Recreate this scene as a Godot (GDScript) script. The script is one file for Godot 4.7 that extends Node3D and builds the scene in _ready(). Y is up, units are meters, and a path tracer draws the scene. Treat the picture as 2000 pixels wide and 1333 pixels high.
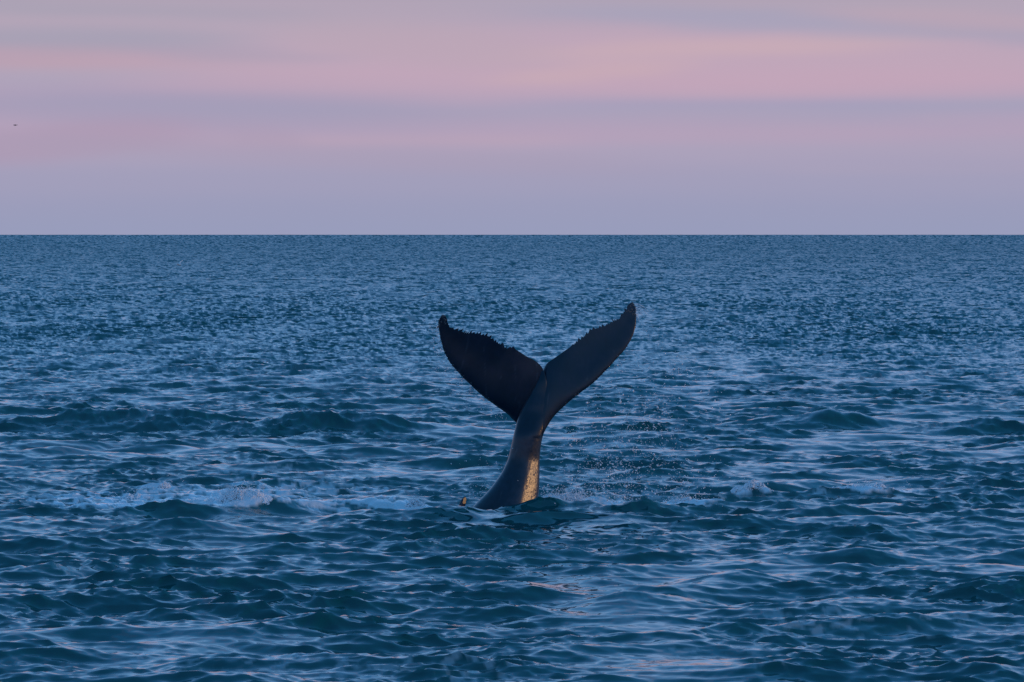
extends Node3D
# A humpback whale's raised tail in a dusk sea. y is up, metres, the camera looks along -z.

const EYE := 6.156
const WHALE := Vector3(0.578, 0.0, -109.72)
const SUN_AZ := 97.0
const SUN_EL := 2.6

var rng := RandomNumberGenerator.new()
var tiles := []        # each: {n, len, turn, disp, fade0, fade1, choppy}
var noise_a := FastNoiseLite.new()
var noise_b := FastNoiseLite.new()
var noise_c := FastNoiseLite.new()
var rows_r := PackedFloat32Array()
var cols_a := PackedFloat32Array()
var row_pos := []
var row_col := []
var row_fine := []
var bumps := []
var foams := []
var numbers := {}


func _ready() -> void:
	# --- camera, sky, sun, exposure ---
	var cam := Camera3D.new()
	cam.name = "camera"
	cam.fov = 8.02635
	cam.near = 0.5
	cam.far = 60000.0
	add_child(cam)
	cam.position = Vector3(0, EYE, 0)
	cam.rotation_degrees = Vector3(-1.2633, 0, 0)
	cam.current = true
	var env := Environment.new()
	env.background_mode = Environment.BG_SKY
	env.sky = Sky.new()
	var pano := PanoramaSkyMaterial.new()
	pano.panorama = ImageTexture.create_from_image(make_sky())
	env.sky.sky_material = pano
	env.background_energy_multiplier = 1.0
	env.tonemap_mode = Environment.TONE_MAPPER_LINEAR
	env.tonemap_exposure = 1.0
	env.sdfgi_enabled = true
	env.ssao_enabled = true
	env.ssil_enabled = true
	var we := WorldEnvironment.new()
	we.name = "environment"
	we.environment = env
	add_child(we)
	var sun := DirectionalLight3D.new()
	sun.name = "sun"
	sun.light_energy = 0.24
	sun.light_color = Color(1.0, 0.77, 0.52)
	sun.light_angular_distance = 0.6
	sun.shadow_enabled = true
	sun.sky_mode = DirectionalLight3D.SKY_MODE_LIGHT_ONLY
	add_child(sun)
	sun.look_at_from_position(Vector3.ZERO, -towards(SUN_AZ, SUN_EL), Vector3.UP)
	# --- the sea, then what is in it ---
	rng.seed = 20240611
	noise_a.seed = 11
	noise_a.noise_type = FastNoiseLite.TYPE_SIMPLEX_SMOOTH
	noise_a.fractal_octaves = 4
	noise_c.seed = 41
	noise_c.noise_type = FastNoiseLite.TYPE_SIMPLEX_SMOOTH
	noise_c.frequency = 0.16
	noise_c.fractal_octaves = 3
	noise_b.seed = 23
	noise_b.noise_type = FastNoiseLite.TYPE_SIMPLEX_SMOOTH
	noise_b.fractal_type = FastNoiseLite.FRACTAL_RIDGED
	noise_b.fractal_octaves = 4
	set_waves()
	build_sea()
	build_whale()
	build_foam()
	build_spray()
	build_birds()


func towards(az: float, el: float) -> Vector3:
	var a := deg_to_rad(az)
	var e := deg_to_rad(el)
	return Vector3(sin(a) * cos(e), sin(e), -cos(a) * cos(e))


func numbered(called: String) -> String:
	var k: int = numbers.get(called, 0)
	numbers[called] = k + 1
	return called if k == 0 else "%s_%03d" % [called, k]


func tag(o: Node, label: String, category: String, group := "", kind := "") -> void:
	if label: o.set_meta("label", label)
	if category: o.set_meta("category", category)
	if group: o.set_meta("group", group)
	if kind: o.set_meta("kind", kind)


# ------------------------------------------------------------------ sky
func srgb(r: float, g: float, b: float) -> Vector3:
	var c := Color(r / 255.0, g / 255.0, b / 255.0).srgb_to_linear()
	return Vector3(c.r, c.g, c.b)


func make_sky() -> Image:
	# elevation, red, green, blue of the clear air between the clouds
	var table := [[0, 152, 157, 188], [0.3, 155, 157, 187], [0.6, 162, 159, 187], [1.0, 172, 162, 187], [1.3, 169, 161, 187], [1.6, 165, 161, 187], [2.0, 180, 165, 185], [2.4, 182, 166, 184], [2.8, 177, 164, 182], [3.8, 166, 172, 202], [5.5, 160, 190, 240], [9, 132, 188, 246], [14, 90, 165, 231], [22, 52, 132, 198], [35, 46, 117, 173], [60, 62, 120, 174], [90, 74, 126, 174]]
	var els := []
	var cols := []
	for t in table:
		els.append(float(t[0]))
		cols.append(srgb(t[1], t[2], t[3]))
	# long thin clouds: centre x and y in degrees, half sizes, slope, colour, strength
	var k := 0.00603
	var streaks := []
	for s in [[120, 112, 330, 17, 0.0, 187, 160, 177, 0.75], [1300, 125, 700, 55, 0.0, 195, 167, 186, 0.75], [1150, 140, 150, 12, -0.06, 204, 173, 181, 0.55], [1400, 95, 300, 14, -0.03, 204, 174, 182, 0.6], [1780, 165, 420, 22, 0.0, 198, 165, 185, 0.5], [1450, 42, 420, 15, 0.06, 166, 163, 187, 0.75], [1960, 72, 200, 14, 0.1, 168, 161, 184, 0.6], [1420, 200, 320, 5, 0.0, 154, 156, 188, 0.5], [380, 212, 420, 26, 0.02, 154, 154, 183, 0.5], [110, 278, 200, 28, -0.1, 173, 150, 175, 0.55], [520, 262, 60, 14, 0.1, 172, 156, 181, 0.5], [620, 300, 500, 22, 0.05, 168, 157, 182, 0.5], [130, 78, 260, 17, 0.0, 158, 158, 179, 0.6], [180, 20, 330, 12, 0.03, 162, 160, 179, 0.55], [460, 104, 160, 10, 0.03, 166, 159, 181, 0.5], [1880, 45, 220, 14, 0.05, 192, 166, 180, 0.5], [820, 85, 200, 30, 0.08, 186, 166, 181, 0.5], [1050, 225, 600, 16, 0.0, 163, 161, 186, 0.2], [700, 8, 500, 14, 0.0, 178, 164, 182, 0.6]]:
		streaks.append([(s[0] - 1000) * k, (457 - s[1]) * k, s[2] * k, s[3] * k, -float(s[4]), srgb(s[5], s[6], s[7]), float(s[8])])
	var n := FastNoiseLite.new()
	n.seed = 5
	n.noise_type = FastNoiseLite.TYPE_SIMPLEX_SMOOTH
	n.fractal_octaves = 4
	n.frequency = 1.0
	var pink := srgb(206, 162, 182)
	var grey := srgb(150, 153, 185)
	var peach := srgb(226, 178, 172)
	var tall := func(w: int, h: int, r0: int, r1: int) -> PackedFloat32Array:
		var data := PackedFloat32Array()
		data.resize(w * (r1 - r0) * 3)
		var at := 0
		for r in range(r0, r1):
			var el := 90.0 - (r + 0.5) * 180.0 / h
			var base: Vector3 = cols[0]
			if el > 0:
				var q := els.bsearch(el)
				q = clampi(q, 1, els.size() - 1)
				var f: float = smoothstep(els[q - 1], els[q], el)
				base = (cols[q - 1] as Vector3).lerp(cols[q], f)
			var cloudy := 1.0 - 0.75 * smoothstep(3.5, 6.0, el) - 0.25 * smoothstep(14.0, 40.0, el)
			var lift := sqrt(maxf(el, 0.0))
			for c in w:
				var az := (c + 0.5) * TAU / w
				var p := base
				if el > -0.5:
					var x := sin(az) * 2.4
					var z := cos(az) * 2.4
					var v := n.get_noise_3d(x, lift * 2.1, z)
					var v2 := n.get_noise_3d(x * 1.7 + 9.0, lift * 7.0 + 4.0, z * 1.7)
					var deg := rad_to_deg(az)
					if deg > 180.0:
						deg -= 360.0
					var strength := cloudy * smoothstep(0.2, 1.6, el)
					strength *= lerpf(0.4, 1.0, maxf(smoothstep(6.5, 18.0, absf(deg)), smoothstep(3.0, 6.0, el)))
					p = p.lerp(pink, strength * 0.75 * smoothstep(0.05, 0.45, v))
					p = p.lerp(grey, strength * 0.6 * smoothstep(0.05, 0.45, -v))
					p = p.lerp(peach, strength * 0.45 * smoothstep(0.25, 0.6, v2))
					if absf(deg) < 13.0 and el < 4.0:
						var wob := v2 * 0.07 + v * 0.06
						for s in streaks:
							var dx: float = (deg - s[0]) / s[2]
							var dy: float = (el - s[1] - s[4] * (deg - s[0]) + wob) / s[3]
							var d2 := dx * dx + dy * dy
							if d2 < 3.2:
								p = p.lerp(s[5], s[6] * (1.0 - smoothstep(0.15, 3.2, d2)))
					# the sky is warmer and brighter round the low sun
					var away := absf(deg - SUN_AZ)
					var near := exp(-away * away / 480.0 - el * el / 160.0)
					p += Vector3(0.9, 0.5, 0.2) * near
				data[at] = p.x
				data[at + 1] = p.y
				data[at + 2] = p.z
				at += 3
		return data
	var W := 4096
	var H := 2048
	var small := Image.create_from_data(512, 256, false, Image.FORMAT_RGBF, tall.call(512, 256, 0, 256).to_byte_array())
	small.resize(W, H, Image.INTERPOLATE_CUBIC)
	var r0 := 904   # from about 10.5 degrees down to the horizon in full detail
	var r1 := 1030
	var band := Image.create_from_data(W, r1 - r0, false, Image.FORMAT_RGBF, tall.call(W, H, r0, r1).to_byte_array())
	small.blit_rect(band, Rect2i(0, 0, W, r1 - r0), Vector2i(0, r0))
	return small


# ------------------------------------------------------------------ waves
func fft_rows(re: PackedFloat64Array, im: PackedFloat64Array, n: int) -> Array:
	# inverse transform of every row, then transposed
	var bits := int(log(n) / log(2) + 0.5)
	var rev := PackedInt32Array()
	rev.resize(n)
	for i in n:
		var r := 0
		for b in bits:
			if i & (1 << b):
				r |= 1 << (bits - 1 - b)
		rev[i] = r
	var co := PackedFloat64Array()
	var si := PackedFloat64Array()
	for i in n / 2:
		co.append(cos(TAU * i / n))
		si.append(sin(TAU * i / n))
	var out_re := PackedFloat64Array()
	var out_im := PackedFloat64Array()
	out_re.resize(n * n)
	out_im.resize(n * n)
	var a := PackedFloat64Array()
	var b := PackedFloat64Array()
	a.resize(n)
	b.resize(n)
	for row in n:
		var o := row * n
		for i in n:
			a[i] = re[o + rev[i]]
			b[i] = im[o + rev[i]]
		var half := 1
		while half < n:
			var step := n / (2 * half)
			for j in half:
				var wr := co[j * step]
				var wi := si[j * step]
				var i := j
				while i < n:
					var m := i + half
					var tr := a[m] * wr - b[m] * wi
					var ti := a[m] * wi + b[m] * wr
					a[m] = a[i] - tr
					b[m] = b[i] - ti
					a[i] += tr
					b[i] += ti
					i += 2 * half
			half *= 2
		for i in n:
			out_re[i * n + row] = a[i]
			out_im[i * n + row] = b[i]
	return [out_re, out_im]


func make_tile(t: Dictionary) -> void:
	var n: int = t.n
	var r := RandomNumberGenerator.new()
	r.seed = t.seed
	var hr := PackedFloat64Array()
	var hi := PackedFloat64Array()
	hr.resize(n * n)
	hi.resize(n * n)
	var xr := hr.duplicate()
	var xi := hr.duplicate()
	var zr := hr.duplicate()
	var zi := hr.duplicate()
	var power := 0.0
	for j in n:
		for i in n:
			var kx := (i if i < n / 2 else i - n) * TAU / float(t.size)
			var kz := (j if j < n / 2 else j - n) * TAU / float(t.size)
			var k := sqrt(kx * kx + kz * kz)
			var g1 := r.randfn()
			var g2 := r.randfn()
			if k < 0.0001:
				continue
			var lam := TAU / k
			var window := smoothstep(t.low * 0.8, t.low * 1.25, lam) * (1.0 - smoothstep(t.high * 0.8, t.high * 1.25, lam))
			if window <= 0.0:
				continue
			var c := kz / k   # the wind blows along z
			var spread: float = pow(absf(c), t.focus) * (1.0 - t.broad) + t.broad
			if c < 0.0:
				spread *= 0.35
			var amp := sqrt(window * spread * pow(k, -t.fall) * exp(-0.7 * pow(lam / t.peak, 4.0)))
			var q := j * n + i
			hr[q] = g1 * amp
			hi[q] = g2 * amp
			xr[q] = -hi[q] * kx / k
			xi[q] = hr[q] * kx / k
			zr[q] = -hi[q] * kz / k
			zi[q] = hr[q] * kz / k
			power += amp * amp
	var s: float = t.rms / sqrt(power)
	var h := fft_rows(hr, hi, n)
	h = fft_rows(h[0], h[1], n)
	var x := fft_rows(xr, xi, n)
	x = fft_rows(x[0], x[1], n)
	var z := fft_rows(zr, zi, n)
	z = fft_rows(z[0], z[1], n)
	var disp := PackedVector3Array()
	disp.resize(n * n)
	var ch: float = t.choppy * s
	for q in n * n:
		disp[q] = Vector3(x[0][q] * ch, h[0][q] * s, z[0][q] * ch)
	t.disp = disp
	# slopes, steeper on the pinched crests
	var slope := PackedVector2Array()
	slope.resize(n * n)
	var d: float = t.size / n * 2.0
	for j in n:
		var jp := ((j + 1) & (n - 1)) * n
		var jm := ((j - 1) & (n - 1)) * n
		for i in n:
			var a := disp[j * n + ((i + 1) & (n - 1))] - disp[j * n + ((i - 1) & (n - 1))]
			var b := disp[jp + i] - disp[jm + i]
			slope[j * n + i] = Vector2(a.y / maxf(d + a.x, d * 0.3), b.y / maxf(d + b.z, d * 0.3))
	t.slope = slope


func set_waves() -> void:
	tiles = [
		{"n": 256, "size": 61.0, "low": 1.7, "high": 10.5, "peak": 6.2, "fall": 3.1, "focus": 3.0, "broad": 0.06, "rms": 0.073, "choppy": 1.15, "turn": 0.16, "seed": 3, "f0": 1e9, "f1": 2e9},
		{"n": 256, "size": 14.0, "low": 0.32, "high": 1.8, "peak": 1.7, "fall": 3.0, "focus": 3.5, "broad": 0.06, "rms": 0.0245, "choppy": 1.05, "turn": -0.2, "seed": 8, "f0": 1100.0, "f1": 4000.0},
		{"n": 256, "size": 6.1, "low": 0.15, "high": 0.42, "peak": 0.5, "fall": 2.9, "focus": 3.0, "broad": 0.08, "rms": 0.0066, "choppy": 1.0, "turn": 0.22, "seed": 17, "f0": 150.0, "f1": 420.0},
	]
	var job := WorkerThreadPool.add_group_task(func(i: int): make_tile(tiles[i]), tiles.size())
	WorkerThreadPool.wait_for_group_task_completion(job)
	# single waves: x, z, height, half length along the crest, half width, turn
	bumps = [[0.85, -107.8, 0.56, 1.15, 0.75, 0.0], [2.7, -107.1, 0.3, 1.2, 0.7, 0.1], [-0.9, -108.7, -0.16, 1.0, 1.0, 0.0], [2.4, -104.5, 0.24, 1.3, 0.6, -0.1], [-12.4, -152.5, 0.95, 4.4, 1.9, 0.02], [-5.4, -150.5, 0.92, 3.8, 1.8, -0.02], [3.7, -153.0, 0.42, 1.2, 0.9, 0.0], [9.9, -156.0, 0.55, 2.4, 1.5, 0.05], [14.4, -150.5, 0.5, 2.6, 1.1, 0.0], [4.3, -110.5, 0.2, 1.3, 0.6, 0.05], [8.3, -113.4, 0.25, 1.4, 0.6, 0.0], [5.6, -113.4, 0.18, 0.8, 0.5, 0.0], [-6.3, -108.7, 0.16, 1.1, 0.6, 0.1],
		[-8.1, -88.0, 0.38, 1.0, 0.8, 0.05], [-6.5, -99.5, 0.24, 1.5, 0.8, -0.05], [2.1, -94.6, 0.28, 0.6, 0.6, 0.0], [6.7, -92.0, 0.28, 1.0, 0.7, 0.1], [9.5, -100.0, 0.28, 2.0, 0.9, 0.08], [6.8, -67.6, 0.30, 0.8, 0.6, 0.0], [1.9, -81.0, 0.24, 0.9, 0.7, -0.1],
		[-40.0, -395.0, 0.6, 3.0, 1.6, 0.0], [-20.5, -274.0, 0.42, 1.6, 1.3, 0.0], [18.5, -251.0, 0.42, 2.2, 1.3, 0.0], [-15.0, -215.0, 0.38, 2.2, 1.2, 0.0], [12.0, -190.0, 0.36, 1.6, 1.1, 0.0]]
	# foam: x, z, half sizes, turn, strength, how torn it is
	foams = [
		[-6.3, -108.6, 0.75, 0.87, 0.15, 1.3, 0.3], [-9.3, -112.7, 0.7, 0.95, 0.0, 1.1, 0.45], [-8.5, -116.1, 0.5, 0.71, 0.0, 1.1, 0.4],
		[-8.0, -112.1, 3.4, 3.8, 0.1, 0.95, 1.0], [-4.4, -109.9, 2.4, 1.6, 0.0, 0.9, 0.9], [-6.0, -116.4, 3.5, 3.4, 0.0, 0.7, 1.0], [-5.5, -124.0, 3.0, 4.0, 0.0, 0.5, 1.0],
		[-2.2, -110.0, 0.45, 0.63, 0.0, 1.0, 0.6],
		[1.6, -110.8, 1.3, 1.11, 0.0, 0.95, 0.6], [2.75, -110.4, 0.5, 0.55, 0.0, 1.1, 0.4], [4.0, -110.7, 0.75, 0.63, 0.1, 1.1, 0.5], [2.8, -113.2, 2.8, 2.22, 0.0, 0.45, 1.0],
		[5.6, -113.5, 0.55, 0.63, 0.0, 1.0, 0.8], [6.7, -113.2, 0.9, 0.47, 0.0, 0.5, 1.0], [8.4, -113.7, 1.0, 0.9, -0.08, 0.95, 0.9],
		[-2.0, -68.9, 2.6, 2.85, 0.1, 0.32, 1.0], [-4.8, -70.5, 1.2, 2.38, 0.1, 0.3, 1.0], [4.6, -76.8, 2.2, 2.53, 0.1, 0.34, 1.0], [6.8, -75.4, 1.6, 1.90, 0.0, 0.3, 1.0], [3.0, -69.7, 1.5, 2.53, 0.0, 0.25, 1.0],
		[-8.2, -134.6, 1.6, 3.48, 0.0, 0.3, 1.0], [3.3, -142.5, 3.0, 4.75, 0.0, 0.25, 1.0],
	]


func wave(x: float, z: float, r: float) -> Vector3:
	var sum := Vector3.ZERO
	var gust := clampf(1.0 + 1.3 * noise_c.get_noise_2d(x * 0.8, z * 0.4), 0.2, 1.9)
	for t in tiles:
		if r >= t.f1:
			continue
		var n: int = t.n
		var co: float = t.co
		var si: float = t.si
		var scale: float = t.k
		var u := (x * co - z * si) * scale + 40000.0 * n
		var v := (x * si + z * co) * scale + 40000.0 * n
		var iu := int(u)
		var iv := int(v)
		var fu := u - iu
		var fv := v - iv
		var i0 := iu & (n - 1)
		var i1 := (iu + 1) & (n - 1)
		var j0 := (iv & (n - 1)) * n
		var j1 := ((iv + 1) & (n - 1)) * n
		var disp: PackedVector3Array = t.disp
		var d := disp[j0 + i0].lerp(disp[j0 + i1], fu).lerp(disp[j1 + i0].lerp(disp[j1 + i1], fu), fv)
		var f := 1.0
		if r > t.f0:
			f = 1.0 - smoothstep(t.f0, t.f1, r)
		# turn the push back to the world's axes
		if t.size < 40.0:
			f *= gust
		sum += Vector3(d.x * co + d.z * si, d.y, -d.x * si + d.z * co) * f
	return sum


func slope_at(x: float, z: float, fine_share: float, mid_share: float) -> Vector2:
	var sum := Vector2.ZERO
	var gust := 1.0 + 0.95 * noise_c.get_noise_2d(x * 0.3, z * 0.05)
	for t in tiles:
		var n: int = t.n
		var co: float = t.co
		var si: float = t.si
		var k: float = t.k
		var i := int((x * co - z * si) * k + 40000.0 * n) & (n - 1)
		var j := int((x * si + z * co) * k + 40000.0 * n) & (n - 1)
		var d: Vector2 = (t.slope as PackedVector2Array)[j * n + i]
		if t.size < 40.0:
			d *= gust * (fine_share if t.size < 10.0 else mid_share)
		sum += Vector2(d.x * co + d.y * si, -d.x * si + d.y * co)
	return sum


func bump(x: float, z: float, among: Array) -> float:
	var h := 0.0
	for b in among:
		var dx: float = x - b[0]
		var dz: float = z - b[1]
		if absf(dx) < b[3] * 3.0 and absf(dz) < b[3] * 3.0:
			var c := cos(b[5])
			var s := sin(b[5])
			var p: float = (dx * c + dz * s) / b[3]
			var q: float = (-dx * s + dz * c) / b[4]
			var ridge := 1.0 + 0.3 * noise_c.get_noise_2d(x * 3.0, z * 1.5) + 0.16 * noise_a.get_noise_2d(x * 170.0, z * 90.0)
			h += 0.8 * b[2] * ridge * exp(-p * p) * exp(-1.5 * pow(q * q + 0.02, 0.62))
	return h


func foam_at(x: float, z: float) -> float:
	var most := 0.0
	for f in foams:
		var dx: float = x - f[0]
		var dz: float = z - f[1]
		if absf(dx) > f[2] * 1.6 or absf(dz) > f[2] * 0.5 + f[3] * 1.6:
			continue
		var c := cos(f[4])
		var s := sin(f[4])
		var p: float = (dx * c + dz * s) / f[2]
		var q: float = (-dx * s + dz * c) / f[3]
		var d := p * p + q * q
		if d > 2.2:
			continue
		var body := 1.0 - smoothstep(0.2, 2.2, d)
		var n1 := noise_a.get_noise_3d(x * 260.0, z * 150.0, 3.0)
		var n2 := noise_b.get_noise_3d(x * 110.0, z * 60.0, 9.0)
		var torn: float = f[6]
		var lace := 0.55 * n2 + 0.75 * n1
		most = maxf(most, minf(f[5], 1.0) * smoothstep(0.44, 0.68, body * (f[5] * (1.0 - 0.5 * torn) + torn * lace)))
	return most


func sea_row(i: int) -> void:
	var r := rows_r[i]
	var n := cols_a.size()
	var p := PackedVector3Array()
	var c := PackedColorArray()
	p.resize(n)
	c.resize(n)
	var water := Color(0.001, 0.086, 0.090)
	var froth := Color(0.86, 0.88, 0.9)
	var near := bumps.filter(func(b): return absf(Vector2(b[0], b[1]).length() - r) < 3.0 * maxf(b[3], b[4]))
	var foamy := r > 60.0 and r < 150.0
	for j in n:
		var a := cols_a[j]
		var x := r * sin(a)
		var z := -r * cos(a)
		var d := wave(x, z, r)
		if r > 6000.0:
			d *= 0.3
		if r > 1200.0:   # the long swell that shows on the skyline
			d.y += noise_c.get_noise_2d(x * 0.03, z * 0.02) * 0.8 * smoothstep(1200.0, 4000.0, r)
		var h := d.y
		if near.size():
			h += bump(x, z, near)
		var white := 0.0
		if foamy and absf(a) < 0.14:
			white = foam_at(x, z)
			if white > 0.0:
				h += white * white * 0.05 * (0.6 + noise_a.get_noise_3d(x * 160.0, z * 160.0, 30.0))
		p[j] = Vector3(x + d.x, h, z + d.z)
		c[j] = water.lerp(froth, white)
	row_pos[i] = p
	row_col[i] = c


func build_sea() -> void:
	for t in tiles:
		t.co = cos(t.turn)
		t.si = sin(t.turn)
		t.k = t.n / t.size
	# rings round the viewing boat, close together where waves are near, wider towards the horizon
	var r := 0.5
	while r < 58.0:
		rows_r.append(r)
		r *= 1.12
	r = 58.0
	while r < 200.0:
		rows_r.append(r)
		r += 0.10 * pow(r / 66.0, 1.0)
	while r < 30000.0:
		rows_r.append(r)
		r += 0.42 * pow(r / 200.0, 1.75) if r < 9000.0 else r * 0.2
	rows_r.append(r)
	var fine := deg_to_rad(7.3)
	var n_fine := 860
	var a := deg_to_rad(180.0)
	var side := []
	var step := fine * 2.0 / n_fine
	a = fine
	while a < PI:
		step = minf(step * 1.09, 0.12)
		a += step
		if a < PI - 0.05:
			side.append(a)
	side.reverse()
	for s in side:
		cols_a.append(-s)
	for i in n_fine + 1:
		cols_a.append(-fine + 2.0 * fine * i / n_fine)
	side.reverse()
	for s in side:
		cols_a.append(s)
	cols_a.append(2.0 * PI + cols_a[0])   # closes the ring
	var nr := rows_r.size()
	var nc := cols_a.size()
	print("sea ", nr, " x ", nc)
	row_pos.resize(nr)
	row_col.resize(nr)
	var job := WorkerThreadPool.add_group_task(sea_row, nr)
	WorkerThreadPool.wait_for_group_task_completion(job)
	var row_nor := []
	row_nor.resize(nr)
	var nor := func(i: int) -> void:
		var p: PackedVector3Array = row_pos[i]
		var up: PackedVector3Array = row_pos[mini(i + 1, nr - 1)]
		var dn: PackedVector3Array = row_pos[maxi(i - 1, 0)]
		var o := PackedVector3Array()
		o.resize(nc)
		var fine_share := lerpf(0.75, 0.12, smoothstep(130.0, 500.0, rows_r[i]))
		var mid_share := lerpf(1.0, 0.5, smoothstep(180.0, 700.0, rows_r[i]))
		var far := smoothstep(140.0, 330.0, rows_r[i])
		for j in nc:
			var e := p[mini(j + 1, nc - 1)] - p[maxi(j - 1, 0)]
			var g := up[j] - dn[j]
			var m := e.cross(g).normalized()
			if m.y < 0.0:
				m = -m
			if far > 0.0:
				var q := p[j]
				var sl := slope_at(q.x, q.z, fine_share, mid_share)
				var v := -Vector3(q.x, 0, q.z).normalized()
				var own := Vector3(-sl.x, 1.0, -sl.y)
				var t := own.dot(v)
				if t < 0.03:   # the backs of ripples are hidden behind their fronts
					own += v * (0.06 - 2.0 * t)
				m = m.lerp(own.normalized(), far).normalized()
			o[j] = m
		row_nor[i] = o
	job = WorkerThreadPool.add_group_task(nor, nr)
	WorkerThreadPool.wait_for_group_task_completion(job)
	var mesh := ArrayMesh.new()
	# the farther, the more of the ripples are too small to model: they widen the gloss instead
	var ends := [80.0, 95.0, 110.0, 130.0, 155.0, 185.0, 220.0, 260.0, 310.0, 370.0, 450.0, 560.0, 720.0, 1000.0, 1500.0, 1e9]
	var rough := [0.07, 0.07, 0.075, 0.08, 0.085, 0.095, 0.105, 0.12, 0.14, 0.16, 0.185, 0.20, 0.22, 0.24, 0.26, 0.27]
	var first := 0
	for k in ends.size():
		var last := first
		while last < nr - 1 and rows_r[last] < ends[k]:
			last += 1
		if last <= first:
			continue
		var V := PackedVector3Array()
		var N := PackedVector3Array()
		var C := PackedColorArray()
		for i in range(first, last + 1):
			V.append_array(row_pos[i])
			N.append_array(row_nor[i])
			C.append_array(row_col[i])
		var I := PackedInt32Array()
		I.resize((last - first) * (nc - 1) * 6)
		var q := 0
		for i in last - first:
			var b := i * nc
			for j in nc - 1:
				I[q] = b
				I[q + 1] = b + nc
				I[q + 2] = b + 1
				I[q + 3] = b + 1
				I[q + 4] = b + nc
				I[q + 5] = b + nc + 1
				q += 6
				b += 1
		var arr := []
		arr.resize(Mesh.ARRAY_MAX)
		arr[Mesh.ARRAY_VERTEX] = V
		arr[Mesh.ARRAY_NORMAL] = N
		arr[Mesh.ARRAY_COLOR] = C
		arr[Mesh.ARRAY_INDEX] = I
		mesh.add_surface_from_arrays(Mesh.PRIMITIVE_TRIANGLES, arr)
		var m := StandardMaterial3D.new()
		m.resource_name = "sea water"
		m.vertex_color_use_as_albedo = true
		m.roughness = rough[k]
		m.metallic_specular = 0.36
		mesh.surface_set_material(mesh.get_surface_count() - 1, m)
		first = last
	var sea := MeshInstance3D.new()
	sea.name = "sea"
	sea.mesh = mesh
	add_child(sea)
	tag(sea, "dark blue choppy sea reaching to the horizon", "", "", "structure")
	row_pos.clear()
	row_col.clear()


func sea_height(x: float, z: float) -> float:
	var px := x
	var pz := z
	var r := Vector2(x, z).length()
	var d := Vector3.ZERO
	for i in 4:
		d = wave(px, pz, r)
		px = x - d.x
		pz = z - d.z
	return d.y + bump(px, pz, bumps)


# ------------------------------------------------------------------ whale
func pts(a: Array) -> PackedVector2Array:
	var o := PackedVector2Array()
	for i in a.size() / 2:
		o.append(Vector2(a[2 * i], a[2 * i + 1]))
	return o


func along(line: PackedVector2Array, t: float) -> Vector2:
	# a point at a share of a polyline's length, rounded between its corners
	var total := 0.0
	for i in line.size() - 1:
		total += line[i].distance_to(line[i + 1])
	var left := t * total
	for i in line.size() - 1:
		var d := line[i].distance_to(line[i + 1])
		if left <= d or i == line.size() - 2:
			var f := clampf(left / d, 0.0, 1.0)
			return line[i].cubic_interpolate(line[i + 1], line[maxi(i - 1, 0)], line[mini(i + 2, line.size() - 1)], f)
		left -= d
	return line[line.size() - 1]


func add_grid(V: PackedVector3Array, N: PackedVector3Array, C: PackedColorArray, I: PackedInt32Array, grid: Array, col: Array, flip: bool) -> void:
	var n := grid.size()
	var m: int = grid[0].size()
	var b := V.size()
	for i in n:
		for j in m:
			var e: Vector3 = grid[mini(i + 1, n - 1)][j] - grid[maxi(i - 1, 0)][j]
			var g: Vector3
			if (grid[i][0] as Vector3).distance_to(grid[i][m - 1]) < 0.0005:   # a closed ring
				g = grid[i][(j + 1) % m if j < m - 1 else 1] - grid[i][j - 1 if j > 0 else m - 2]
			else:
				g = grid[i][mini(j + 1, m - 1)] - grid[i][maxi(j - 1, 0)]
			var nn := e.cross(g).normalized()
			V.append(grid[i][j])
			N.append(-nn if flip else nn)
			C.append(col[i][j])
	for i in n - 1:
		for j in m - 1:
			var q := b + i * m + j
			if flip:
				I.append_array(PackedInt32Array([q, q + m, q + 1, q + 1, q + m, q + m + 1]))
			else:
				I.append_array(PackedInt32Array([q, q + 1, q + m, q + 1, q + m + 1, q + m]))


func fluke_w(u: float, v: float, right: bool) -> float:
	if right:
		return 0.10 - 0.13 * (v - 1.6) - 0.16 * pow(maxf(u, 0.0), 1.25)
	return -0.28 + 0.12 * (v - 1.6) - 0.22 * pow(maxf(-u, 0.0), 1.2)


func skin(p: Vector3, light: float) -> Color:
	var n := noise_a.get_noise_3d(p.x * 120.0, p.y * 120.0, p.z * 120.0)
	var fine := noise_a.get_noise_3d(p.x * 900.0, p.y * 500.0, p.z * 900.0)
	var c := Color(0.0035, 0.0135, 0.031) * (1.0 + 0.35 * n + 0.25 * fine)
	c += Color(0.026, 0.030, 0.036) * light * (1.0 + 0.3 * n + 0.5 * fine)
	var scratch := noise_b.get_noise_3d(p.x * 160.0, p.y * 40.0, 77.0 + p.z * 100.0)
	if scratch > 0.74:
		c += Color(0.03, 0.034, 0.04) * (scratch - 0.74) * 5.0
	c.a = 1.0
	return c


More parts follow.
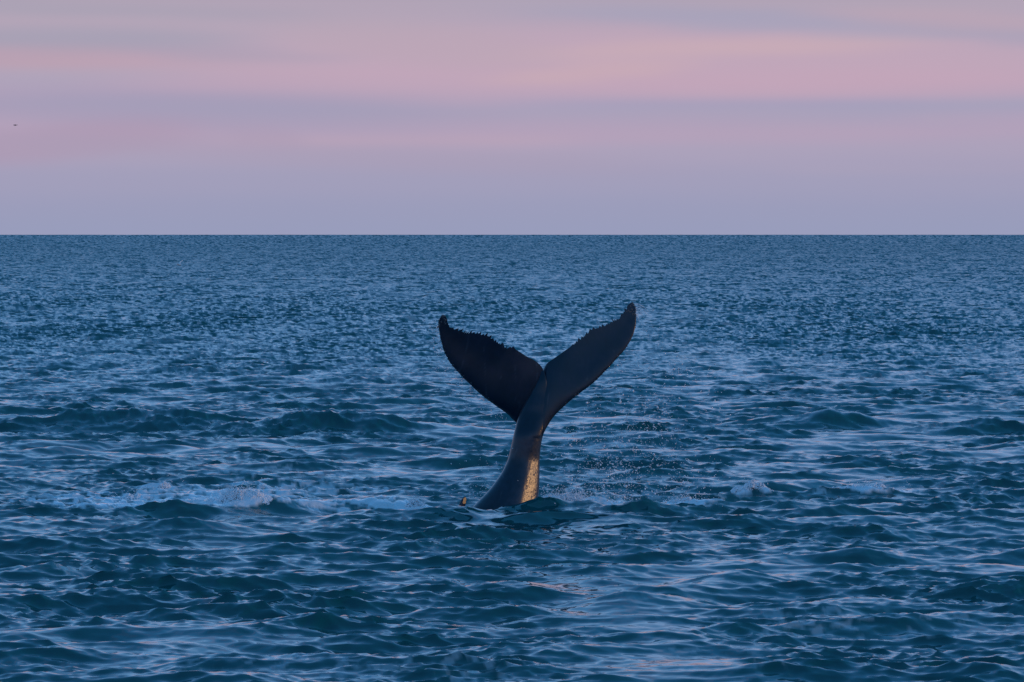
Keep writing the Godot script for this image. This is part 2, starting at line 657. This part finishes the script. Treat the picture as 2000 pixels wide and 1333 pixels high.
func build_whale() -> void:
	var V := PackedVector3Array()
	var N := PackedVector3Array()
	var C := PackedColorArray()
	var I := PackedInt32Array()
	var le := [pts([-0.19, 1.61, -0.37, 1.77, -0.56, 1.95, -0.69, 2.08, -0.96, 2.27, -1.28, 2.51, -1.54, 2.75, -1.78, 2.99, -2.00, 3.26, -2.14, 3.55, -2.21, 3.84, -2.25, 4.13, -2.20, 4.27, -2.15, 4.31]), pts([-0.06, 1.26, 0.09, 1.55, 0.21, 1.79, 0.37, 2.03, 0.61, 2.27, 0.90, 2.51, 1.22, 2.75, 1.51, 3.02, 1.81, 3.34, 2.02, 3.58, 2.15, 3.81, 2.23, 4.08, 2.24, 4.32, 2.22, 4.50, 2.15, 4.59])]
	var te := [pts([0.13, 3.09, 0.05, 3.20, -0.08, 3.30, -0.27, 3.40, -0.45, 3.52, -0.57, 3.60, -0.69, 3.59, -0.83, 3.68, -1.01, 3.79, -1.12, 3.87, -1.25, 3.89, -1.45, 3.92, -1.60, 3.92, -1.74, 3.97, -1.86, 4.00, -1.96, 4.05, -2.05, 4.23, -2.10, 4.30, -2.15, 4.31]), pts([0.13, 3.09, 0.21, 3.22, 0.37, 3.34, 0.56, 3.47, 0.80, 3.66, 0.98, 3.80, 1.12, 3.91, 1.23, 4.02, 1.38, 4.05, 1.54, 4.11, 1.67, 4.17, 1.86, 4.27, 1.94, 4.40, 2.00, 4.43, 2.03, 4.51, 2.10, 4.58, 2.15, 4.59])]
	var r := RandomNumberGenerator.new()
	r.seed = 91
	var knobs := []   # where barnacles sit
	for side in 2:
		var n := 240
		var m := 30
		# the torn rear edge: teeth of uneven width and depth
		var teeth := []
		var at := 0.0
		while at < 1.0:
			var w := 0.012 + 0.05 * r.randf() * r.randf()
			teeth.append([at, w, (r.randf_range(0.1, 0.75) if r.randf() < 0.75 else r.randf_range(0.8, 1.25)), r.randf_range(0.3, 0.8)])
			at += w
		var front := []
		var back := []
		var fc := []
		var bc := []
		for i in n + 1:
			var s := float(i) / n
			var a := along(le[side], s)
			var b := along(te[side], s)
			var saw := 0.0
			for t in teeth:
				if s >= t[0] and s < t[0] + t[1]:
					var f: float = (s - t[0]) / t[1]
					saw = t[2] * (f / t[3] if f < t[3] else (1.0 - f) / (1.0 - t[3]))
			var rag := smoothstep(0.22, 0.4, s) * (1.0 - smoothstep(0.9, 0.97, s))
			var dir := (b - a)
			var chord := maxf(dir.length(), 0.001)
			var tear := dir / chord * (saw - 0.4) * 0.095 * rag
			var nick := dir / chord * noise_a.get_noise_2d(s * 900.0, side * 50.0) * 0.014 * smoothstep(0.3, 0.8, s)
			var thick := 0.155 * lerpf(1.0, 0.8, s) * chord + 0.03 * sin(PI * minf(s * 1.02, 1.0))
			var fr := []
			var br := []
			var fcr := []
			var bcr := []
			for j in m + 1:
				var c := 0.5 - 0.5 * cos(PI * j / m)
				var p := a.lerp(b, c) + tear * smoothstep(0.86, 1.0, c) - nick * (1.0 - smoothstep(0.0, 0.2, c))
				var dip := 0.0
				if side == 1 and s < 0.1:   # the root sinks into the tail stock
					dip = 1.0 - smoothstep(0.0, 0.1, s)
					p.x -= 0.2 * dip * sin(PI * c)
				var t := 5.0 * thick * (0.2969 * sqrt(c) - 0.126 * c - 0.3516 * c * c + 0.2843 * c * c * c - 0.1015 * c * c * c * c) * 0.72 + 0.004 * sin(PI * c)
				var w := fluke_w(p.x, p.y, side == 1)
				w -= 0.14 * dip
				w -= 0.10 * sin(PI * c) * smoothstep(0.1, 0.5, s) * chord * 0.5   # hollowed face
				w += noise_a.get_noise_2d(p.x * 40.0, p.y * 40.0 + side * 300.0) * 0.012
				var ridges := noise_a.get_noise_2d(p.x * 260.0 + p.y * 90.0, p.y * 30.0) * 0.0015 * sin(PI * c)
				fr.append(Vector3(p.x, p.y, w + t + ridges))
				br.append(Vector3(p.x, p.y, w - t))
				var q := Vector3(p.x, p.y, w)
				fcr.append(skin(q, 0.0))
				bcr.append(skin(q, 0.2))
				if j > 2 and j < 24 and s > 0.9 and r.randf() < 0.05:
					knobs.append([Vector3(p.x, p.y, w + t), r.randf_range(0.012, 0.03)])
				elif j < 5 and s > 0.25 and r.randf() < 0.05:
					knobs.append([Vector3(p.x, p.y, w + t), r.randf_range(0.008, 0.018)])
			front.append(fr)
			back.append(br)
			fc.append(fcr)
			bc.append(bcr)
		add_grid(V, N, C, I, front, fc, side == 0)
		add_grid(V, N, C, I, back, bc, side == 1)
	# the tail stock: rings from the notch down into the water; left, height, right, half depth, middle depth
	var rings := [[0.09, 3.06, 0.15, 0.02, -0.10], [0.0, 2.83, 0.22, 0.075, -0.08], [-0.16, 2.54, 0.28, 0.13, -0.09], [-0.29, 2.32, 0.33, 0.175, -0.09], [-0.40, 2.11, 0.33, 0.21, -0.09], [-0.47, 1.90, 0.25, 0.24, -0.06], [-0.54, 1.62, 0.13, 0.26, 0.0], [-0.60, 1.35, 0.075, 0.28, 0.0], [-0.67, 1.07, 0.05, 0.30, 0.0], [-0.78, 0.82, 0.045, 0.355, 0.0], [-0.90, 0.63, 0.04, 0.41, 0.0], [-1.10, 0.37, 0.03, 0.49, 0.0], [-1.30, 0.16, 0.01, 0.56, 0.0], [-1.49, -0.04, 0.0, 0.62, 0.0], [-1.74, -0.36, -0.05, 0.6, 0.0], [-2.08, -0.82, -0.2, 0.7, 0.0], [-2.7, -1.5, -0.6, 0.85, 0.0], [-3.6, -2.4, -1.3, 0.95, 0.0]]
	var stock := []
	var sc := []
	var per := 190
	for k in 360:
		var f := k / 359.0 * (rings.size() - 1)
		var i := mini(int(f), rings.size() - 2)
		var t := f - i
		var v := []
		for q in 5:
			v.append(cubic_interpolate(rings[i][q], rings[i + 1][q], rings[maxi(i - 1, 0)][q], rings[mini(i + 2, rings.size() - 1)][q], t))
		var cx: float = (v[0] + v[2]) / 2.0
		var ax: float = (v[2] - v[0]) / 2.0
		var ring := []
		var rc := []
		for j in per + 1:
			var ang := TAU * j / per
			var ca := cos(ang)
			var sa := sin(ang)
			var p := Vector3(cx + ax * signf(ca) * pow(absf(ca), 0.92), v[1], v[4] + v[3] * signf(sa) * pow(absf(sa), 0.92))
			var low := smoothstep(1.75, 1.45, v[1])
			# rough, scarred hide along the keel
			var lump := noise_a.get_noise_3d(p.x * 1500.0, p.y * 600.0, p.z * 1500.0) * 0.003 + noise_a.get_noise_3d(p.x * 90.0, p.y * 60.0, p.z * 90.0) * 0.022
			var out := Vector3(ca, 0, sa)
			p += out * lump * (0.1 + 0.35 * smoothstep(0.3, 0.9, ca) * low)
			# the flattened, scarred flank of the keel
			var flat := Vector3(0.6626, 0.02, 0.749)
			var over: float = p.x * flat.x + p.z * flat.z - (0.146 - 0.062 * v[1]) - 0.14 * smoothstep(1.0, 1.7, v[1]) + 0.008 * noise_a.get_noise_2d(v[1] * 60.0, ca * 120.0)
			over -= 1.0 * smoothstep(1.55, 1.8, v[1])
			over = (over + sqrt(over * over + 0.0016)) * 0.5 - 0.002
			if over > 0.0:
				var grain := noise_a.get_noise_3d(p.x * 2600.0, p.y * 2000.0, p.z * 2600.0) * 0.0024
				p -= flat * (over + grain)
			ring.append(p)
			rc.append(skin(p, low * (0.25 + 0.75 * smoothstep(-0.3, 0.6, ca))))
		ring[per] = ring[0]
		rc[per] = rc[0]
		stock.append(ring)
		sc.append(rc)
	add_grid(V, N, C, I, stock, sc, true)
	var hide := StandardMaterial3D.new()
	hide.resource_name = "wet whale skin"
	hide.vertex_color_use_as_albedo = true
	hide.roughness = 0.29
	hide.metallic_specular = 0.5
	var whale := Node3D.new()
	whale.name = "humpback_whale"
	add_child(whale)
	whale.position = WHALE
	tag(whale, "dark diving whale with only its tail stock and both notched flukes raised above the water", "whale")
	part("body", array_mesh(V, N, C, I), hide, whale)
	# the tip of the fin on its back, just breaking the surface
	V = PackedVector3Array()
	N = PackedVector3Array()
	C = PackedColorArray()
	I = PackedInt32Array()
	var fin := []
	var fcol := []
	for k in 20:
		var t := k / 19.0
		var h := -0.55 + 0.82 * t
		var wide := lerpf(0.30, 0.085, smoothstep(0.0, 0.65, t)) * sqrt(maxf(1.0 - pow(t, 7.0), 0.0)) + 0.001
		var ring := []
		var rc := []
		for j in 25:
			var ang := TAU * j / 24
			var p := Vector3(-1.94 + 0.32 * t + wide * cos(ang), h, 0.8 + wide * 0.7 * sin(ang))
			p += Vector3(cos(ang), 0, sin(ang)) * noise_a.get_noise_3d(p.x * 300.0, p.y * 300.0, p.z * 300.0) * 0.012
			var over := (p.x + 1.67) * 0.6626 + (p.z - 0.8) * 0.749 - 0.022
			if over > 0.0:   # its worn flat side
				p -= Vector3(0.6626, 0.02, 0.749) * over
			ring.append(p)
			rc.append(skin(p, 0.35))
		ring[24] = ring[0]
		fin.append(ring)
		fcol.append(rc)
	add_grid(V, N, C, I, fin, fcol, false)
	part("dorsal_fin", array_mesh(V, N, C, I), hide, whale)
	# barnacles on the fluke tips and front edges
	var shell := StandardMaterial3D.new()
	shell.resource_name = "barnacle shell"
	shell.albedo_color = Color(0.115, 0.115, 0.12).linear_to_srgb()
	shell.roughness = 0.6
	var cone := CylinderMesh.new()
	cone.top_radius = 0.45
	cone.bottom_radius = 1.0
	cone.height = 1.0
	cone.radial_segments = 7
	cone.rings = 1
	cone.material = shell
	var mm := MultiMesh.new()
	mm.transform_format = MultiMesh.TRANSFORM_3D
	mm.mesh = cone
	mm.instance_count = knobs.size()
	for i in knobs.size():
		var s: float = knobs[i][1]
		mm.set_instance_transform(i, Transform3D(Basis(Vector3.RIGHT, PI / 2).scaled(Vector3(s, s, s * 0.8)), knobs[i][0]))
	var kn := MultiMeshInstance3D.new()
	kn.name = "barnacles"
	kn.multimesh = mm
	kn.set_meta("kind", "stuff")
	whale.add_child(kn)


func array_mesh(V: PackedVector3Array, N: PackedVector3Array, C: PackedColorArray, I: PackedInt32Array) -> ArrayMesh:
	var arr := []
	arr.resize(Mesh.ARRAY_MAX)
	arr[Mesh.ARRAY_VERTEX] = V
	arr[Mesh.ARRAY_NORMAL] = N
	if C.size(): arr[Mesh.ARRAY_COLOR] = C
	arr[Mesh.ARRAY_INDEX] = I
	var m := ArrayMesh.new()
	m.add_surface_from_arrays(Mesh.PRIMITIVE_TRIANGLES, arr)
	return m


func part(called: String, mesh: Mesh, mat: Material, parent: Node3D) -> MeshInstance3D:
	var o := MeshInstance3D.new()
	o.name = called
	o.mesh = mesh
	o.material_override = mat
	parent.add_child(o, true)
	return o


# ------------------------------------------------------------------ foam and spray
func blob_mesh(mat: Material) -> Mesh:
	var s := SphereMesh.new()
	s.radius = 1.0
	s.height = 2.0
	s.radial_segments = 7
	s.rings = 4
	s.material = mat
	return s


func scatter(called: String, where: Array, mesh: Mesh, label: String, category: String, group := "") -> void:
	var mm := MultiMesh.new()
	mm.transform_format = MultiMesh.TRANSFORM_3D
	mm.mesh = mesh
	mm.instance_count = where.size()
	for i in where.size():
		var s: Vector3 = where[i][1]
		mm.set_instance_transform(i, Transform3D(Basis.from_euler(Vector3(rng.randf() * 6.0, rng.randf() * 6.0, 0)) * Basis.from_scale(s), where[i][0]))
	var o := MultiMeshInstance3D.new()
	o.name = numbered(called)
	o.multimesh = mm
	add_child(o, true)
	tag(o, label, category, group, "stuff")


func build_foam() -> void:
	var froth := StandardMaterial3D.new()
	froth.resource_name = "froth"
	froth.albedo_color = Color(0.9, 0.92, 0.94).linear_to_srgb()
	froth.roughness = 0.45
	var ball := blob_mesh(froth)
	# x, z, half length, half width, turn, height, bubbles, spikes, label
	var crests := [
		[-6.2, -108.7, 0.85, 0.24, 0.16, 0.21, 6000, 130, "bright breaking foam crest with a jagged top, nearest in the churned water left of the tail"],
		[-9.15, -112.89, 0.75, 0.26, 0.0, 0.2, 2800, 14, "rounded foam mound at the left end of the churned water"],
		[-8.45, -116.22, 0.45, 0.2, 0.0, 0.18, 1300, 8, "small curling foam crest behind the rounded foam mound on the left"],
		[-2.2, -110.04, 0.28, 0.22, 0.0, 0.2, 700, 30, "low splash of white water just left of the dorsal fin tip"],
		[1.25, -110.99, 0.75, 0.30, 0.0, 0.2, 1300, 260, "spiky splash of white water close beside the right of the tail stock"],
		[2.75, -110.36, 0.36, 0.14, 0.0, 0.13, 1200, 8, "small round foam clump right of the spiky splash by the tail"],
		[4.0, -110.67, 0.55, 0.16, 0.12, 0.14, 1500, 50, "foam streak with flying spatter, second clump out from the tail on the right"],
		[5.6, -113.37, 0.5, 0.15, -0.05, 0.19, 2200, 14, "compact foam crest between the spattering foam and the long crest on the right"],
		[8.4, -113.37, 0.95, 0.13, -0.1, 0.19, 3000, 40, "long foam crest on a breaking wave, farthest right"],
	]
	for c in crests:
		var where := []
		for i in c[6]:
			var t := rng.randf_range(-1.0, 1.0)
			var q := rng.randfn() * 0.55
			var dx: float = t * c[2]
			var dz: float = q * c[3]
			var x: float = c[0] + dx * cos(c[4]) - dz * sin(c[4])
			var z: float = c[1] + dx * sin(c[4]) + dz * cos(c[4])
			var n := noise_a.get_noise_2d(x * 330.0, z * 160.0)
			var top: float = c[5] * (1.0 - pow(absf(t), 1.7)) * exp(-q * q) * clampf(0.7 + 1.1 * n, 0.1, 1.5)
			var y: float = sea_height(x, z) - 0.02 + top * sqrt(rng.randf())
			var s := rng.randf_range(0.009, 0.026) * (0.6 + 0.4 * exp(-q * q))
			where.append([Vector3(x, y, z), Vector3(s, s * 0.8, s)])
		for i in c[7]:   # thrown spikes of spatter
			var t := rng.randfn() * 0.45
			var x: float = c[0] + t * c[2]
			var z: float = c[1] + rng.randfn() * 0.1
			var y: float = sea_height(x, z) + c[5] * 0.5
			var lean := Vector3(rng.randfn() * 0.25, 1.0, rng.randfn() * 0.2).normalized()
			var reach: float = rng.randf() * rng.randf() * c[5] * 1.5
			for k in 4:
				var s := rng.randf_range(0.004, 0.011)
				where.append([Vector3(x, y, z) + lean * reach * rng.randf_range(0.2, 1.2) + Vector3(rng.randfn(), rng.randfn(), rng.randfn()) * 0.035, Vector3(s, s * 1.4, s)])
		scatter("foam_crest", where, ball, c[8], "sea foam", "foam crests round the diving whale")


func build_spray() -> void:
	var wet := StandardMaterial3D.new()
	wet.resource_name = "water drops"
	wet.albedo_color = Color(0.93, 0.95, 0.97).linear_to_srgb()
	wet.roughness = 0.12
	var drop := blob_mesh(wet)
	var where := []
	for i in 3900:
		# drops falling right of the tail, thickest in the lower middle
		var t := rng.randf()
		var u := 1.85 + rng.randfn() * 0.9
		var v := 3.4 * pow(rng.randf(), 1.5)
		if rng.randf() < 0.25:
			u = rng.randf_range(0.2, 4.2)
		u -= 0.25 * (2.0 - v) * 0.2
		var limit := 0.9 * (v - 1.0) + 0.1
		if v > 1.2 and u < limit * 0.85:
			continue
		if u < 0.12 or u > 4.6:
			continue
		var clump := noise_a.get_noise_2d(u * 60.0, v * 60.0)
		if clump < -0.12 and t < 0.75:
			continue
		var s := 0.008 * exp(rng.randfn() * 0.42)
		where.append([WHALE + Vector3(u, v, rng.randfn() * 0.9), Vector3(s, s * 1.25, s)])
	scatter("water_spray", where, drop, "fine white drops raining into the sea right of the raised tail", "water spray", "falling drops round the tail")
	where = []
	var edge := pts([-0.56, 1.95, -0.96, 2.27, -1.54, 2.75, -2.00, 3.26, -2.21, 3.84, -2.25, 4.2])
	for i in 420:
		var p := along(edge, pow(rng.randf(), 0.8))
		var fall := rng.randf() * rng.randf() * 0.75
		var s := 0.008 * exp(rng.randfn() * 0.38)
		where.append([WHALE + Vector3(p.x - absf(rng.randfn()) * 0.12, p.y - fall + 0.03, fluke_w(p.x, p.y, false) + rng.randfn() * 0.2), Vector3(s, s * 1.25, s)])
	scatter("water_spray", where, drop, "sparse drops dripping off the front edge of the left fluke", "water spray", "falling drops round the tail")
	where = []
	for i in 240:
		var t := rng.randf()
		var p := Vector3(-0.75 - t * 0.7 + rng.randfn() * 0.5, 0.2 + rng.randf() * rng.randf() * 1.6, rng.randfn() * 0.4 - 0.4)
		var s := 0.008 * exp(rng.randfn() * 0.35)
		where.append([WHALE + p, Vector3(s, s * 1.25, s)])
	scatter("water_spray", where, drop, "thin scatter of drops low over the water left of the tail stock", "water spray", "falling drops round the tail")
	# threads of water flung from the right fluke's tip
	where = []
	var tip := WHALE + Vector3(2.22, 4.5, fluke_w(2.2, 4.5, true))
	for k in 7:
		var from := tip + Vector3(0.01, -0.22 * k / 6.0 + 0.06, rng.randfn() * 0.03)
		var vel := Vector3(1.1 + rng.randfn() * 0.15 - 0.09 * k, 0.10 - 0.12 * k, rng.randfn() * 0.2)
		var life := rng.randf_range(0.16, 0.34) if k < 4 else rng.randf_range(0.1, 0.2)
		for i in 46:
			var tt := life * i / 45.0
			var p := from + vel * tt + Vector3(0, -3.0, 0) * tt * tt
			var s := 0.0095 * (1.0 - 0.5 * i / 45.0)
			where.append([p, Vector3(s, s, s)])
	for i in 70:
		var tt := rng.randf_range(0.2, 0.8)
		var s := 0.006 * exp(rng.randfn() * 0.4)
		where.append([tip + Vector3(0.85 * tt + rng.randfn() * 0.12, -1.9 * tt * tt - 0.1 + rng.randfn() * 0.12, rng.randfn() * 0.1), Vector3(s, s, s)])
	scatter("water_trickle", where, drop, "thin threads of water flung off the tip of the right fluke", "water spray")


# ------------------------------------------------------------------ birds
func build_birds() -> void:
	var dark := StandardMaterial3D.new()
	dark.albedo_color = Color(0.05, 0.045, 0.05).linear_to_srgb()
	dark.roughness = 0.8
	var white := StandardMaterial3D.new()
	white.albedo_color = Color(0.82, 0.82, 0.8).linear_to_srgb()
	white.roughness = 0.7
	make_bird("seabird", "tiny dark seabird gliding high in the sky at the left edge", "bird", Vector3(-71.5, 21.8, -700.0), 1.15, 2.2, 0.12, dark)
	make_bird("gull", "small white gull flying low over the far water on the left", "bird", Vector3(-27.4, 3.62, -400.0), 1.1, 1.2, 0.6, white)


func make_bird(called: String, label: String, category: String, at: Vector3, span: float, turn: float, raise: float, mat: Material) -> void:
	var b := Node3D.new()
	b.name = called
	add_child(b)
	b.position = at
	b.rotation = Vector3(0.0, turn, raise * 0.5)   # banking
	tag(b, label, category)
	# body: a spindle along z with a head and a tail
	var prof := [[-0.26, 0.005], [-0.23, 0.03], [-0.18, 0.042], [-0.12, 0.05], [0.0, 0.085], [0.12, 0.065], [0.2, 0.03], [0.3, 0.02]]
	var V := PackedVector3Array()
	var N := PackedVector3Array()
	var C := PackedColorArray()
	var I := PackedInt32Array()
	var grid := []
	var col := []
	for p in prof:
		var ring := []
		var rc := []
		for j in 13:
			var a := TAU * j / 12
			ring.append(Vector3(cos(a) * p[1], sin(a) * p[1] * (0.9 if p[0] < 0.2 else 0.4), p[0]) * span)
			rc.append(Color.WHITE)
		ring[12] = ring[0]
		grid.append(ring)
		col.append(rc)
	add_grid(V, N, C, I, grid, col, true)
	part("body", array_mesh(V, N, PackedColorArray(), I), mat, b)
	for side in [-1, 1]:
		# each wing rises to the wrist and levels off to a pointed tip
		var top := []
		var cc := []
		for i in 9:
			var t := i / 8.0
			var x: float = side * (0.04 + 0.46 * t)
			var y: float = raise * 0.5 * (sin(minf(t * 2.2, 1.6)) * 0.45 + t * 0.12)
			var chord: float = 0.16 * (1.0 - 0.35 * t) * sqrt(maxf(1.0 - pow(t, 4.0), 0.02))
			var sweep: float = 0.1 * t * t - 0.03 * sin(PI * t)
			var ring := []
			var rc := []
			for j in 9:
				var a := TAU * j / 8
				ring.append(Vector3(x, y + sin(a) * 0.018, sweep + cos(a) * chord * 0.5) * span)
				rc.append(Color.WHITE)
			ring[8] = ring[0]
			top.append(ring)
			cc.append(rc)
		V = PackedVector3Array()
		N = PackedVector3Array()
		C = PackedColorArray()
		I = PackedInt32Array()
		add_grid(V, N, C, I, top, cc, side < 0)
		part("wing", array_mesh(V, N, PackedColorArray(), I), mat, b)
